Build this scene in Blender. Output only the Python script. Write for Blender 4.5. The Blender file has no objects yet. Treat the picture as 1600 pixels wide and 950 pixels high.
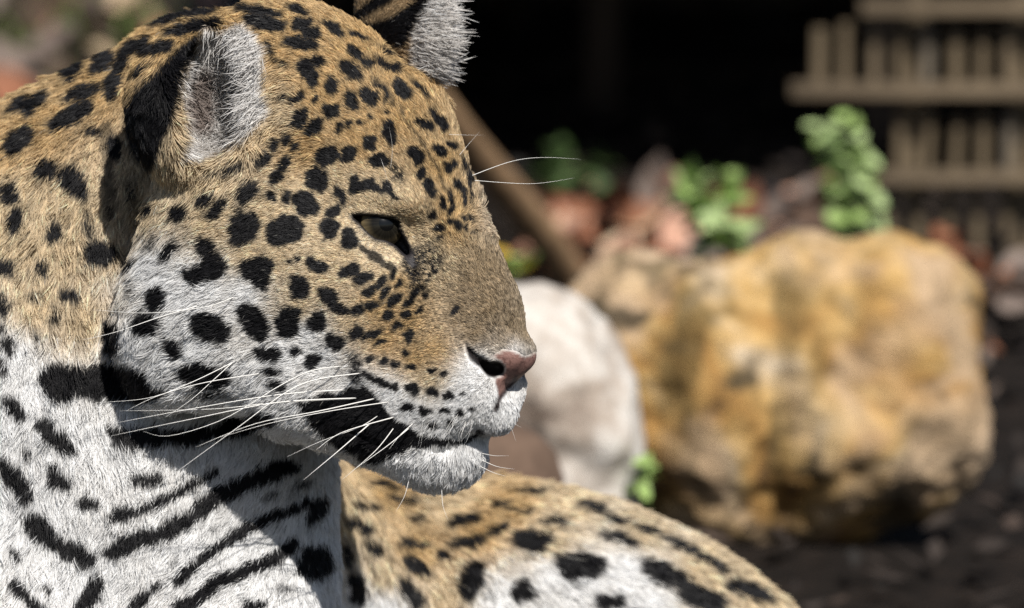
import bpy, bmesh, math, random
import numpy as np
from mathutils import Vector, Matrix, noise as mnoise

# ---------------------------------------------------------------- camera, sky, sun, exposure
scene = bpy.context.scene
PITCH = math.radians(9.5)                          # the lens looks slightly down at the lying animal
CP, SP = math.cos(PITCH), math.sin(PITCH)
HEAD_H = 0.47                                      # height of the focus point above the ground (m)
DIST = 4.0
cam_data = bpy.data.cameras.new("camera")
cam_obj = bpy.data.objects.new("camera", cam_data)
scene.collection.objects.link(cam_obj)
cam_obj.location = (0, -DIST * CP, HEAD_H + DIST * SP)
cam_obj.rotation_euler = (math.pi / 2 - PITCH, 0, 0)
cam_data.sensor_width = 36
cam_data.lens = 36 * DIST / 0.64                   # 0.64 m wide at the animal
cam_data.clip_start = 0.1
cam_data.clip_end = 500
cam_data.dof.use_dof = True
cam_data.dof.focus_distance = 3.965
cam_data.dof.aperture_fstop = 6.8
scene.camera = cam_obj

SUN_EL, SUN_AZ = math.radians(51), math.radians(-20)     # high, behind the lens, a little to its right
sun_dir = Vector((-math.sin(SUN_AZ) * math.cos(SUN_EL), -math.cos(SUN_AZ) * math.cos(SUN_EL), math.sin(SUN_EL)))
world = bpy.data.worlds.new("World"); scene.world = world; world.use_nodes = True
nt = world.node_tree
sky = nt.nodes.new("ShaderNodeTexSky"); sky.sky_type = 'NISHITA'; sky.sun_disc = False
sky.sun_elevation = SUN_EL; sky.sun_rotation = math.atan2(sun_dir.x, sun_dir.y)
nt.nodes["Background"].inputs[1].default_value = 0.055
nt.links.new(sky.outputs[0], nt.nodes["Background"].inputs[0])
sun_data = bpy.data.lights.new("sun", 'SUN'); sun_data.energy = 4.9; sun_data.angle = math.radians(0.53); sun_data.color = (1.0, 0.96, 0.9)
sun_obj = bpy.data.objects.new("sun", sun_data); scene.collection.objects.link(sun_obj)
sun_obj.rotation_euler = sun_dir.to_track_quat('Z', 'Y').to_euler(); sun_obj.location = (-3, -4, 6)
scene.view_settings.view_transform = 'Standard'; scene.view_settings.look = 'None'
scene.view_settings.exposure = 0.10; scene.view_settings.gamma = 1.0; scene.view_settings.use_curve_mapping = False
scene.cycles.max_bounces = 6; scene.cycles.transmission_bounces = 5; scene.cycles.diffuse_bounces = 4; scene.cycles.glossy_bounces = 4
scene.cycles_curves.shape = 'RIBBONS'
scene.cycles_curves.subdivisions = 2
scene.cycles.denoising_prefilter = 'NONE'
random.seed(3)
# ---------------------------------------------------------------- jaguar shape (signed distance field)
# Unit u = 0.4 mm. Camera-aligned frame: x right, y away from the lens, z up; origin on the focus plane, D = camera distance in u.
U = 0.0004
D = 10000.0
YAW = math.radians(26)
CY, SY = math.cos(YAW), math.sin(YAW)

def cam(px, py, y):
    k = (D + y) / D
    return np.array([(px - 800) * k, y, (475 - py) * k])

def proj(P):
    k = D / (D + P[:, 1])
    return 800 + P[:, 0] * k, 475 - P[:, 2] * k

X0 = -160.0                                       # mid-plane of the head passes here (px 640)
def head(px, py, l):
    """photo pixel + lateral offset from the head's mid-plane -> camera-frame point"""
    y = 0.0
    for _ in range(4):
        k = (D + y) / D
        a = ((px - 800) * k - X0 + l * SY) / CY
        y = -a * SY - l * CY
    return cam(px, py, y)

HEAD_AX = np.array([[CY, -SY, 0], [0, 0, 1.0], [-SY, -CY, 0]])      # rows: forward, up, lateral(near side)
CAM_AX = np.array([[1.0, 0, 0], [0, 0, 1.0], [0, -1.0, 0]])

def axis_coords(lo, hi, f0, f1, fine, coarse):
    a = list(np.arange(f0, f1 + .01, fine))
    s, p = fine, a[0]
    left = []
    while p > lo:
        s = min(s * 1.25, coarse); p -= s; left.append(p)
    s, p = fine, a[-1]
    right = []
    while p < hi:
        s = min(s * 1.25, coarse); p += s; right.append(p)
    return np.array(left[::-1] + a + right, dtype=np.float32)

class Field:
    def __init__(self, gx, gy, gz):
        self.g = (gx, gy, gz)
        self.f = np.full((len(gx), len(gy), len(gz)), 400.0, dtype=np.float32)
    def _win(self, c, r):
        sl, pts = [], []
        for i in range(3):
            i0 = np.searchsorted(self.g[i], c[i] - r); i1 = np.searchsorted(self.g[i], c[i] + r)
            sl.append(slice(max(i0 - 1, 0), i1 + 1)); pts.append(self.g[i][sl[-1]] - np.float32(c[i]))
        return tuple(sl), np.meshgrid(*pts, indexing='ij')
    def put(self, sl, d, k, op):
        f = self.f[sl]
        if op == 'cut':                            # smooth subtraction
            h = np.clip(0.5 - 0.5 * (f + d) / k, 0, 1); self.f[sl] = f * (1 - h) - d * h + k * h * (1 - h)
        else:
            h = np.clip(0.5 + 0.5 * (f - d) / k, 0, 1); self.f[sl] = f * (1 - h) + d * h - k * h * (1 - h)
    def ell_d(self, G, r, ax, ang):
        X, Y, Z = G
        q = [ax[i][0] * X + ax[i][1] * Y + ax[i][2] * Z for i in range(3)]
        c, s = math.cos(ang), math.sin(ang)
        q0 = q[0] * c + q[1] * s; q1 = -q[0] * s + q[1] * c
        k0 = np.sqrt((q0 / r[0]) ** 2 + (q1 / r[1]) ** 2 + (q[2] / r[2]) ** 2) + 1e-6
        k1 = np.sqrt((q0 / r[0] ** 2) ** 2 + (q1 / r[1] ** 2) ** 2 + (q[2] / r[2] ** 2) ** 2) + 1e-9
        return k0 * (k0 - 1) / k1
    def ell(self, c, r, k=30, ang=0, ax=CAM_AX, op='add'):
        sl, G = self._win(c, max(r) + 2.2 * k + 12)
        self.put(sl, self.ell_d(G, r, ax, math.radians(ang)), k, op)
    def hell(self, px, py, l, r, k=30, ang=0, mirror=True, op='add'):
        self.ell(head(px, py, l), r, k, ang, HEAD_AX, op)
        if mirror and l:
            c = head(px, py, l) + 2 * l * np.array([SY, CY, 0])
            self.ell(c, r, k, ang, HEAD_AX, op)
    def cone(self, p, q, r0, r1, k=30, op='add'):
        p, q = np.asarray(p, float), np.asarray(q, float)
        c = (p + q) / 2; L = np.linalg.norm(q - p)
        sl, (X, Y, Z) = self._win(c, L / 2 + max(r0, r1) + 2.2 * k + 12)
        d = q - p; w = p - c
        t = np.clip(((X - w[0]) * d[0] + (Y - w[1]) * d[1] + (Z - w[2]) * d[2]) / (L * L), 0, 1)
        dist = np.sqrt((X - w[0] - t * d[0]) ** 2 + (Y - w[1] - t * d[1]) ** 2 + (Z - w[2] - t * d[2]) ** 2)
        self.put(sl, dist - (r0 + t * (r1 - r0)), k, op)
    def hcone(self, a, b, r0, r1, k=30, op='add', mirror=True):
        p, q = head(*a), head(*b)
        self.cone(p, q, r0, r1, k, op)
        if mirror and (a[2] or b[2]):
            m = np.array([SY, CY, 0])
            self.cone(p + 2 * a[2] * m, q + 2 * b[2] * m, r0, r1, k, op)

def unit(v):
    v = np.asarray(v, float); return v / np.linalg.norm(v)

def poly_sdf(x, y, pts):
    """signed distance to a closed polygon, negative inside"""
    pts = np.asarray(pts, np.float32)
    d = np.full(x.shape, 1e9, np.float32); inside = np.zeros(x.shape, bool)
    n = len(pts)
    for i in range(n):
        ax_, ay_ = pts[i]; bx_, by_ = pts[(i + 1) % n]
        ex, ey = bx_ - ax_, by_ - ay_
        wx, wy = x - ax_, y - ay_
        t = np.clip((wx * ex + wy * ey) / (ex * ex + ey * ey + 1e-9), 0, 1)
        d = np.minimum(d, (wx - ex * t) ** 2 + (wy - ey * t) ** 2)
        c = ((ay_ > y) != (by_ > y)) & (x < (bx_ - ax_) * (y - ay_) / (by_ - ay_ + 1e-12) + ax_)
        inside ^= c
    d = np.sqrt(d)
    return np.where(inside, -d, d)

EYE_C = head(592, 352, 84)                        # centre of the near eyeball
EYE_R = 40.0
EYE_FAR = EYE_C + 2 * 84 * np.array([SY, CY, 0])
EYE_OPEN = [(550, 338), (566, 337), (592, 339), (614, 342), (622, 347), (622, 356), (630, 372), (640, 392), (640, 402), (633, 398),
            (618, 383), (602, 375), (588, 373), (574, 362), (562, 348)]

def ear_axes(d, up):
    d = unit(d); s = unit(np.cross(d, up)); u_ = unit(np.cross(s, d))
    return np.array([s, u_, d])
EAR_N = cam(312, 166, 5); EAR_N_AX = ear_axes((0.76, -0.62, 0.10), (0.42, 0.1, 1))
EAR_F = cam(626, 34, 235); EAR_F_AX = ear_axes((0.86, 0.40, 0.10), (0.25, 0.1, 1))

def build_shape(fine=4.5):
    gx = axis_coords(-1500, 900, -820, 90, fine, 22)
    gy = axis_coords(-430, 2300, -330, 330, fine * 1.1, 24)
    gz = axis_coords(-1260, 640, -320, 530, fine, 22)
    F = Field(gx, gy, gz)
    # trunk, shoulders, haunch, legs (mostly out of frame)
    F.cone(cam(120, 640, 480), cam(440, 1010, 1080), 310, 270, 80)
    F.cone(cam(-260, 640, 520), cam(150, 700, 450), 330, 330, 80)
    F.ell(cam(738, 1078, 1180), (650, 376, 340), 90, ang=-7)
    F.cone(cam(1150, 1180, 1050), cam(700, 1390, 760), 190, 100, 80)
    F.cone(cam(640, 1420, 700), cam(900, 1440, 600), 85, 80, 50)
    # chest and forelegs
    F.ell(cam(196, 930, 330), (316, 420, 290), 60)
    F.ell(cam(90, 760, 330), (230, 260, 262), 140)
    F.ell(cam(400, 880, 300), (126, 270, 190), 60)
    F.cone(cam(20, 1000, 150), cam(-40, 1480, 40), 170, 130, 80)
    F.cone(cam(330, 1050, 150), cam(360, 1480, 0), 160, 125, 80)
    F.cone(cam(-40, 1525, 40), cam(-60, 1550, -260), 95, 80, 50)
    F.cone(cam(360, 1525, 0), cam(380, 1545, -300), 95, 80, 50)
    # neck
    F.cone(cam(330, 212, 330), cam(40, 490, 430), 200, 345, 150)
    F.ell(cam(105, 640, 330), (190, 150, 200), 140, ang=-30)
    F.ell(cam(260, 650, 260), (170, 110, 180), 60, ang=-15)
    F.ell(cam(380, 720, 300), (140, 150, 200), 60, ang=-15)
    # skull
    F.hell(446, 202, 0, (215, 204, 182), 40, ang=-6)
    F.hell(582, 250, 0, (124, 150, 120), 50, ang=-50)
    F.hell(560, 300, 66, (95, 70, 60), 40, ang=-35)                  # temple
    F.hell(600, 312, 94, (64, 24, 36), 22, ang=-12)                  # brow ridge
    F.hcone((650, 300, 0), (744, 468, 0), 84, 64, 50)                # bridge
    F.hell(764, 512, 0, (62, 52, 62), 34, ang=-60)
    F.hell(560, 455, 78, (130, 92, 80), 50, ang=-18)                 # cheek bone
    F.hell(430, 440, 108, (165, 150, 98), 60, ang=0)                 # cheek
    F.hell(305, 470, 150, (112, 150, 80), 60, ang=0)                 # ruff
    F.hell(262, 520, 150, (76, 110, 62), 50, ang=0)
    F.hell(350, 330, 132, (120, 120, 80), 60, ang=0)
    F.hell(520, 545, 84, (120, 80, 72), 50, ang=-12)
    F.hell(400, 570, 105, (130, 76, 80), 50, ang=-8)
    F.hell(572, 585, 84, (70, 46, 46), 40, ang=-20)
    # muzzle
    F.hell(684, 560, 46, (108, 74, 66), 34, ang=-32)
    F.hell(722, 620, 40, (58, 56, 46), 26, ang=-18)                  # lip pad
    F.hell(640, 618, 62, (92, 62, 54), 30, ang=-20)
    F.hell(788, 556, 0, (42, 40, 46), 18, ang=-38)                   # nose
    F.hell(786, 548, 26, (34, 26, 22), 12, ang=-38)
    F.hell(765, 640, 16, (30, 40, 26), 16)
    # lower jaw
    F.hell(688, 702, 0, (70, 52, 62), 26, ang=-8)
    F.hcone((668, 700, 34), (470, 600, 86), 54, 84, 36)
    # mouth groove
    mouth = [(762, 678, 22), (735, 690, 50), (700, 700, 66), (650, 701, 80), (600, 690, 98), (545, 668, 118)]
    for a, b in zip(mouth[:-1], mouth[1:]):
        F.hcone(a, b, 7, 7, 7, op='cut')
    F.hcone((786, 608, -2), (772, 668, -2), 4, 5, 7, op='cut', mirror=False)      # philtrum
    # nostrils
    F.hell(768, 574, 40, (20, 13, 26), 6, ang=-22, op='cut')
    F.hcone((757, 566, 62), (733, 545, 76), 8, 4, 6, op='cut')
    F.ell(cam(724, 308, 55), (24, 44, 30), 22, ang=12)               # far brow
    # eyes: socket, lid shell round the eyeball, opening
    for c in (EYE_C, EYE_FAR):
        F.ell(c, (EYE_R + 9,) * 3, 16)
    sl, G = F._win(EYE_C, EYE_R + 30)
    kx = D / (D + G[1] + EYE_C[1])
    ex = 800 + (G[0] + EYE_C[0]) * kx; ez = 475 - (G[2] + EYE_C[2]) * kx
    d2 = np.maximum(poly_sdf(ex, ez, EYE_OPEN), G[1] - 6)
    F.put(sl, d2, 4, 'cut')
    # ears: a cup each
    for c, ax, r, sh in ((EAR_N, EAR_N_AX, (120, 138, 100), 50), (EAR_F, EAR_F_AX, (86, 118, 70), 36)):
        sl, G = F._win(c, 240)
        outer = F.ell_d(G, r, ax, 0)
        G2 = [G[i] - ax[2][i] * sh for i in range(3)]
        inner = F.ell_d(G2, (r[0] - 17, r[1] - 17, r[2] + 2), ax, 0)
        kk = 10
        h = np.clip(0.5 - 0.5 * (outer + inner) / kk, 0, 1)
        cup = outer * (1 - h) - inner * h + kk * h * (1 - h)
        # the hollow of the cup also eats into the skull a little
        F.put(sl, F.ell_d([G[i] - ax[2][i] * 34 for i in range(3)], (r[0] - 26, r[1] - 36, r[2] - 22), ax, 0), 22, 'cut')
        F.put(sl, cup, 22, 'add')
    return F

def surface_nets(F):
    f = F.f; gx, gy, gz = F.g
    s = f < 0
    nx, ny, nz = f.shape
    c = np.zeros((nx - 1, ny - 1, nz - 1), np.uint8)
    for i in (0, 1):
        for j in (0, 1):
            for k in (0, 1):
                c += s[i:nx - 1 + i, j:ny - 1 + j, k:nz - 1 + k]
    act = (c > 0) & (c < 8)
    ci, cj, ck = np.nonzero(act)
    idx = np.full(c.shape, -1, np.int32); idx[ci, cj, ck] = np.arange(len(ci))
    acc = np.zeros((len(ci), 3)); cnt = np.zeros(len(ci))
    cor = [(i, j, k) for i in (0, 1) for j in (0, 1) for k in (0, 1)]
    val = {o: f[ci + o[0], cj + o[1], ck + o[2]] for o in cor}
    for o in cor:
        for ax in range(3):
            if o[ax] == 0:
                q = list(o); q[ax] = 1; q = tuple(q)
                v0, v1 = val[o], val[q]
                m = (v0 < 0) != (v1 < 0)
                t = np.where(m, v0 / (v0 - v1 + 1e-12), 0)
                p = np.zeros((len(ci), 3)); p[:, 0], p[:, 1], p[:, 2] = o
                p[:, ax] = t
                acc += p * m[:, None]; cnt += m
    acc /= cnt[:, None]
    V = np.stack([gx[ci] + acc[:, 0] * (gx[ci + 1] - gx[ci]), gy[cj] + acc[:, 1] * (gy[cj + 1] - gy[cj]), gz[ck] + acc[:, 2] * (gz[ck + 1] - gz[ck])], 1)
    quads = []
    for ax in range(3):
        a = [slice(1, -1)] * 3; a[ax] = slice(0, -1)
        b = [slice(1, -1)] * 3; b[ax] = slice(1, None)
        e = s[tuple(a)] != s[tuple(b)]
        i, j, k = np.nonzero(e)
        base = [i + 1, j + 1, k + 1]; base[ax] = (i, j, k)[ax]
        u_, v_ = [(1, 2), (2, 0), (0, 1)][ax]
        def cell(du, dv):
            q = [base[0].copy(), base[1].copy(), base[2].copy()]; q[u_] -= du; q[v_] -= dv
            return idx[q[0], q[1], q[2]]
        Q = np.stack([cell(1, 1), cell(0, 1), cell(0, 0), cell(1, 0)], 1)
        flip = ~s[tuple(a)][i, j, k]
        Q[flip] = Q[flip][:, ::-1]
        quads.append(Q)
    Q = np.concatenate(quads)
    return V, Q[(Q >= 0).all(1)]

def smooth_mesh(V, Q, it, lam=0.5):
    e = np.concatenate([Q[:, [0, 1]], Q[:, [1, 2]], Q[:, [2, 3]], Q[:, [3, 0]]])
    e = np.concatenate([e, e[:, ::-1]])
    n = np.bincount(e[:, 0], minlength=len(V)).astype(float)
    for _ in range(it):
        S = np.stack([np.bincount(e[:, 0], weights=V[e[:, 1], i], minlength=len(V)) for i in range(3)], 1) / n[:, None]
        V = V + lam * (S - V)
    return V

def vert_normals(V, Q):
    fn = np.cross(V[Q[:, 2]] - V[Q[:, 0]], V[Q[:, 3]] - V[Q[:, 1]])
    N = np.stack([sum(np.bincount(Q[:, c], weights=fn[:, i], minlength=len(V)) for c in range(4)) for i in range(3)], 1)
    return N / (np.linalg.norm(N, axis=1, keepdims=True) + 1e-12)
# ---------------------------------------------------------------- jaguar coat: rosettes, stripes, painted crease shade and ground colours (photo pixels on the shape)
def zz(ox, oy, s, pts):                            # read-off from an enlarged crop
    return [(ox + x / s, oy + y / s) for x, y in pts]
SPOTS = [  # cx, cy, half length, half width, direction (deg, y down) [, strength]
 (405,17,35,8,5),(416,38,32,12,8),(467,17,20,6,12),(478,45,24,10,30),(484,33,9,4,25),(471,68,27,11,10),(522,43,20,7,28),(563,55,16,4,30),
 (558,83,13,8,30),(571,101,12,6,30),(550,110,24,10,42),(606,103,25,7,25),(601,79,12,3,30),(632,95,20,3,45),(482,115,22,13,60),(498,98,12,8,25),
 (518,132,15,9,-75),(421,77,12,7,60),(437,100,15,3,15),(629,140,19,10,42),(549,155,16,9.5,80),(576,153,18,11,55),(596,144,16,4,55),(464,155,16,6,-48),
 (446,151,8,5,-60),(491,157,7,4.5,-70),(520,173,13,11,90),(467,186,15,10,-40),(492,197,16,10,-25),(533,201,7,4,-35),(547,197,5,4,0),(562,192,6,4.5,-30),
 (578,182,4,3.5,0),(607,173,4,3,0),(607,210,18,11,80),(577,224,14,12,90),(543,241,15,10,-50),(511,243,17,16,0),(497,279,19,16,60),(595,254,13,11,0),
 (620,270,20,8,60,.65),(650,243,16,10,50),(658,272,10,9,60),(663,195,14,7,28),(685,189,17,8,48),(656,139,20,4,48),(688,234,11,7,45),(708,227,10,5,50),
 (699,262,9,6,60),(708,257,9,5,60),(716,290,10,5,60),(726,259,10,4,70),(734,278,12,4,75),(410,253,15,9,-45),(445,254,14,8,-60),(432,275,14,8,-45),
 (426,226,11,6,-45),(447,217,10,7,-35),(463,229,8,5,-40),(331,269,8,4,-25),(363,267,20,6,-32),(278,333,15,11,-60),(319,313,16,7,-40),(337,326,21,10,-38),
 (386,299,22,14,-65),(374,328,12,6,-50,.6),(382,357,28,23,-65),(447,362,30,20,-5),(450,354,18,20,0),(480,319,23,17,55),(450,308,12,7,-60),(422,308,7,7,0),
 (498,414,16,10,10),(454,412,5,4,0),(468,408,6,5,0),(468,450,17,16,0),(263,393,21,10,-55),(236,377,12,6,-60,.8),(243,466,20,15,-50),(201,412,14,5,-60),
 (205,452,6,6,0,.7),(230,325,10,5,-70),(531,307,17,9,75),(520,331,10,9,0),(514,358,17,13,-70),(545,374,17,12,75),(556,381,8,8,0),(544,424,16,10,-15),
 (565,434,17,9,-30),(594,443,11,8,-45),(577,453,11,8,-45),(624,446,8,5,-30),(614,429,12,5,-70),(603,460,13,6,-60),(618,470,14,7,-55),(640,470,14,6,-55),
 (648,455,9,6,-40),(666,462,7,5,-45),(513,461,18,10,50),(532,481,14,9,15),(558,483,14,8,-15),(583,477,11,7,-35),(660,415,26,34,40,.6),(645,415,14,26,-10,.85),(652,445,16,14,0,.6),
 (674,294,15,7,70),(691,313,12,5,85),(677,336,9,5,-50),(685,357,11,5,10),(687,373,6,5,0,.7),(669,324,12,5,-80,.5),(703,327,10,5,-70),(704,345,6,4,0),
 (715,349,9,5,75),(728,356,7,3,80),(725,339,7,3,60),(736,338,7,5,45),(741,364,5,3,0),(722,305,18,5,70),(704,308,14,3,80),(734,288,20,4,80),(737,308,12,3,80),
 (450,503,20,22,0),(496,505,17,13,-60),(526,532,14,13,0),(605,495,11,7,-30),(634,494,10,6,-30),(655,485,7,4,-20),(556,521,13,8,-25),(583,522,17,7,-20),
 (597,536,9,5,-15),(620,512,9,5,-20),(640,527,8,8,0),(635,548,7,4,0),(464,548,7,6,0),(489,564,12,11,0),(549,557,8,8,0,.7),(581,560,8,4,5),(602,566,8,4,5),
 (620,569,8,5,5),(643,574,8,6,5),(672,575,7,5,5),(694,583,5,4,0),(645,610,11,6,8),(674,614,9,7,5),(699,617,8,6,0),(721,616,5,3,0),(640,637,11,5,8),
 (667,643,9,5,5),(694,645,8,5,0),(720,643,6,4,0),(740,637,4,3,0),(674,663,6,4,0),(703,662,5,4,0),(708,484,5,5,0),(556,580,10,25,0,.8),
 (74,267,19,16,-60),(115,285,33,18,65),(17,305,16,11,60),(23,345,20,12,-70),(83,363,18,11,-80),(67,417,11,8,-70),(8,421,14,10,0),(154,394,25,19,0),
 (138,355,24,7,80,.8),(171,330,22,7,80,.7),(51,464,10,8,0,.8),(107,462,16,9,20),(84,491,12,7,80,.8),(3,477,9,14,0),(13,538,14,7,65),(55,530,13,5,85,.8),
 (0,511,6,10,0),(0,570,6,14,0),(228,508,20,20,0),(269,545,16,12,40),(173,530,26,14,90),(95,595,34,27,15),(187,598,48,28,15),(140,602,32,22,0),(235,612,22,14,30),(318,587,42,17,8),
 (88,682,36,14,42),(24,637,25,10,48),(22,750,42,16,52),(93,752,22,12,30),(82,730,10,8,0),(135,786,18,9,10),(229,747,28,9,-5),(195,801,30,8,-8),
 (492,881,25,25,0),(496,799,20,14,-60),(26,866,13,7,55),(73,918,8,5,60),(45,708,8,5,60),(332,829,14,4,-30,.5),(274,877,12,4,-40,.5),(170,836,8,5,0,.6),
 (444,920,11,5,0,.8),(399,946,20,8,-10),(425,773,10,5,-30,.7),(470,756,16,6,-30,.8),(329,512,34,21,25),(396,502,29,19,55),(418,553,22,10,15),(423,581,15,8,0),
 (433,605,16,7,15),(363,4,26,5,3),(311,17,30,8,-10),(268,28,35,8,-18),(301,42,45,9,-15),(243,76,27,10,-15),(218,110,14,5,-40),(159,97,22,16,-45),
 (112,108,24,12,-48),(129,145,36,10,-18),(53,164,26,12,-42),(28,163,24,8,-38),(110,181,40,13,-28),(30,218,29,13,-45),(148,207,15,6,0),(181,232,20,12,90),
 (205,300,22,8,80,.8),(330,616,32,7,5,.8),
]
STRIPES_CREASES = [  # polyline, half width [, strength]
 ([(588,126),(620,164),(633,190),(658,218),(680,259),(699,294)],2.2,.7),([(600,135),(630,178)],2,.6),([(570,387),(595,409),(611,425)],6,.9),  # forehead creases come first, their shade painted as thin dark lines
 ([(570,585),(592,595),(618,605)],5),([(220,795),(276,769),(319,747),(337,734)],8),([(50,812),(73,838),(99,855),(134,872)],16),
 ([(173,862),(207,846),(255,829),(298,808),(337,777),(388,751),(453,726)],13),([(280,907),(319,872),(358,842),(397,816),(453,795),(483,782)],9),
 ([(280,950),(328,920),(371,898),(414,877),(457,851)],11),([(211,948),(246,915)],9),([(26,915),(56,950)],11),([(129,950),(151,911)],14),
 ([(175,148),(180,120),(196,88),(227,63)],11),([(165,200),(170,260),(175,330)],9,.6),
]
POLYS = [
 zz(180,240,3.959,[(500,545),(560,520),(630,550),(640,610),(700,645),(700,700),(640,770),(560,780),(480,810),(410,780),(400,730),(440,700),(510,690),(520,640),(500,590)]),
 zz(180,240,3.959,[(750,720),(790,680),(850,640),(910,625),(970,645),(1000,690),(970,760),(930,845),(890,850),(850,800),(780,770)]),
 zz(480,220,3.653,[(235,290),(240,230),(265,190),(290,210),(310,240),(330,215),(360,220),(390,260),(420,290),(425,230),(450,215),(480,240),(500,290),(530,310),(525,345),(480,320),(430,315),(370,300),(300,300)]),
 zz(440,460,2.969,[(75,500),(200,460),(330,430),(400,420),(480,520),(560,590),(640,640),(740,670),(830,665),(920,620),(930,640),(850,685),(740,710),(640,720),(520,740),(440,790),(330,750),(230,690),(130,610)]),
 zz(0,540,2.317,[(370,290),(470,290),(600,290),(760,290),(900,250),(980,240),(1010,280),(850,330),(700,355),(560,370),(440,375),(395,340)]),
]
EAR_BACK = zz(0,0,3.167,[(1000,150),(960,280),(905,380),(890,480),(850,620),(810,700),(770,800),(740,870),(660,780),(615,660),(610,540),(670,440),(760,370),(830,290),(900,220)])
EAR_IN = zz(0,0,3.167,[(1010,140),(1090,165),(1200,115),(1270,180),(1310,260),(1300,450),(1340,560),(1200,700),(1000,800),(900,790),(940,690),(910,520),(900,420),(950,280)])
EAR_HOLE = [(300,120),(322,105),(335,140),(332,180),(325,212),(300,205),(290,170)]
FAR_EAR_BACK = [(525,50),(560,15),(640,-50),(680,-50),(664,10),(645,45),(628,78),(600,70),(560,56)]
FAR_EAR_IN = [(655,-40),(900,-40),(900,150),(720,150),(690,130),(640,100),(640,55),(655,20)]
NOSE_PAD = zz(690,500,4.75,[(380,270),(470,225),(545,240),(620,280),(700,250),(720,290),(660,390),(570,440),(500,510),(430,600),(415,520),(395,440),(440,420),(475,380),(475,350),(450,310)])
NOSTRIL = zz(690,500,4.75,[(180,160),(230,220),(290,275),(350,305),(440,310),(475,340),(460,400),(390,430),(340,420),(280,350),(210,300),(180,230)])
TEAR = [(600,376),(622,356),(632,368),(648,398),(652,418),(642,420),(634,404),(618,388)]
REAR_SPOTS = [
 (652,812,15,6,5),(646,850,26,9,15),(652,886,26,8,25),(570,788,20,6,0),(562,820,25,8,30),(580,855,18,8,40),(540,865,20,6,75),(557,917,25,14,75),(640,925,30,12,60),
 (725,812,24,9,-15),(730,848,28,8,-12),(775,830,20,6,-20),(735,908,34,18,-70),(780,788,16,4,0),(810,797,20,4,-8),(830,767,30,4,0),(865,814,27,6,8),(830,845,30,18,10),
 (905,885,40,20,10),(925,793,25,8,10),(965,811,22,5,15),(967,842,33,9,15),(815,925,18,20,0),(952,940,25,12,0),(1040,900,45,16,28),(1095,935,40,18,20),(1090,866,60,7,28),
 (1170,925,40,12,22),(630,780,25,4,0),(690,765,26,5,0),(600,760,22,5,8),(1010,825,26,5,22),(690,870,12,7,0),
]
O_, T_, W_, G_ = (0.56, 0.385, 0.185), (0.665, 0.535, 0.355), (0.91, 0.905, 0.90), (0.38, 0.285, 0.175)
K_ = (0.010, 0.0095, 0.011)
BASE = [(p, c) for c, ps in (
 (O_, [(560,60),(620,180),(500,150),(690,260),(440,60),(280,55),(150,130),(60,200),(560,220),(640,120),(720,310),(350,20),(700,360),(640,500),(600,530),(680,545),(650,560),(590,480),(620,440),(480,230),(200,60),(0,240),(710,330)]),
 (T_, [(30,380),(100,400),(120,330),(310,290),(430,400),(520,400),(420,330),(60,480),(560,300),(600,320),(520,290),(290,260),(220,330),(670,380),(470,480),(550,500),(500,440),(430,180),(130,500),(180,400),(670,590),(390,400),(330,350),(20,300),(700,420),(545,400),(600,425),(530,330),(650,350)]),
 (W_, [(225,420),(250,440),(280,470),(380,460),(300,550),(240,600),(60,620),(100,680),(50,800),(200,700),(300,850),(400,880),(130,900),(380,600),(440,560),(320,450),(210,540),(500,560),(0,650),(350,720),(450,640),(480,830),(20,560),(480,520),
       (735,595),(718,625),(640,645),(770,640),(690,720),(610,620),(740,720),(640,735),(790,640),(560,610),(745,570),(700,660),(800,545),(500,940)]),
 ((.74, .62, .45), [(562,362),(580,380),(600,396),(612,408)]),
 ((.62, .52, .40), [(768,288),(774,310),(776,338)]),
 (G_, [(760,480),(800,510),(735,440),(790,535),(760,420),(820,520),(720,490),(740,520)]),
) for p in ps]
REAR_BASE = [(p, c) for c, ps in (
 (O_, [(600,770),(750,830),(650,860),(800,790)]),
 (T_, [(560,800),(700,780),(900,780),(1000,830),(1100,890),(1200,920),(600,900),(860,850),(1280,950),(700,930)]),
 (W_, [(900,910),(860,900),(780,940),(980,890),(600,950),(1010,950),(560,950),(850,1000)])) for p in ps]

_rs = np.random.RandomState(5)
def _outside_spots():
    out = []
    for gx in range(-1400, 1700, 74):
        for gy in range(-200, 1800, 66):
            x = gx + _rs.uniform(-22, 22); y = gy + _rs.uniform(-20, 20)
            if -20 < x < 1330 and -60 < y < 975:
                continue
            out.append((x, y, _rs.uniform(16, 36), _rs.uniform(9, 17), _rs.uniform(-60, 60)))
    return out
OUT_SPOTS = _outside_spots()

def value_noise(x, y, seed=0):
    xi = np.floor(x).astype(np.int64); yi = np.floor(y).astype(np.int64)
    fx = x - xi; fy = y - yi
    fx = fx * fx * (3 - 2 * fx); fy = fy * fy * (3 - 2 * fy)
    def h(a, b):
        n = (a * 374761393 + b * 668265263 + seed * 1442695041) & 0x7fffffff
        n = ((n ^ (n >> 13)) * 1274126177) & 0x7fffffff
        return ((n ^ (n >> 16)) & 0xffff) / 65535.0
    return (h(xi, yi) * (1 - fx) + h(xi + 1, yi) * fx) * (1 - fy) + (h(xi, yi + 1) * (1 - fx) + h(xi + 1, yi + 1) * fx) * fy

def idw(x, y, ctrl, vals, power=3.2, soft=14):
    vals = np.asarray(vals, float)
    num = np.zeros((len(x), vals.shape[1])); den = np.zeros(len(x))
    for (cx, cy), v in zip(ctrl, vals):
        w = ((x - cx) ** 2 + (y - cy) ** 2 + soft ** 2) ** (-power / 2)
        num += w[:, None] * v; den += w
    return num / den[:, None]

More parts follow.
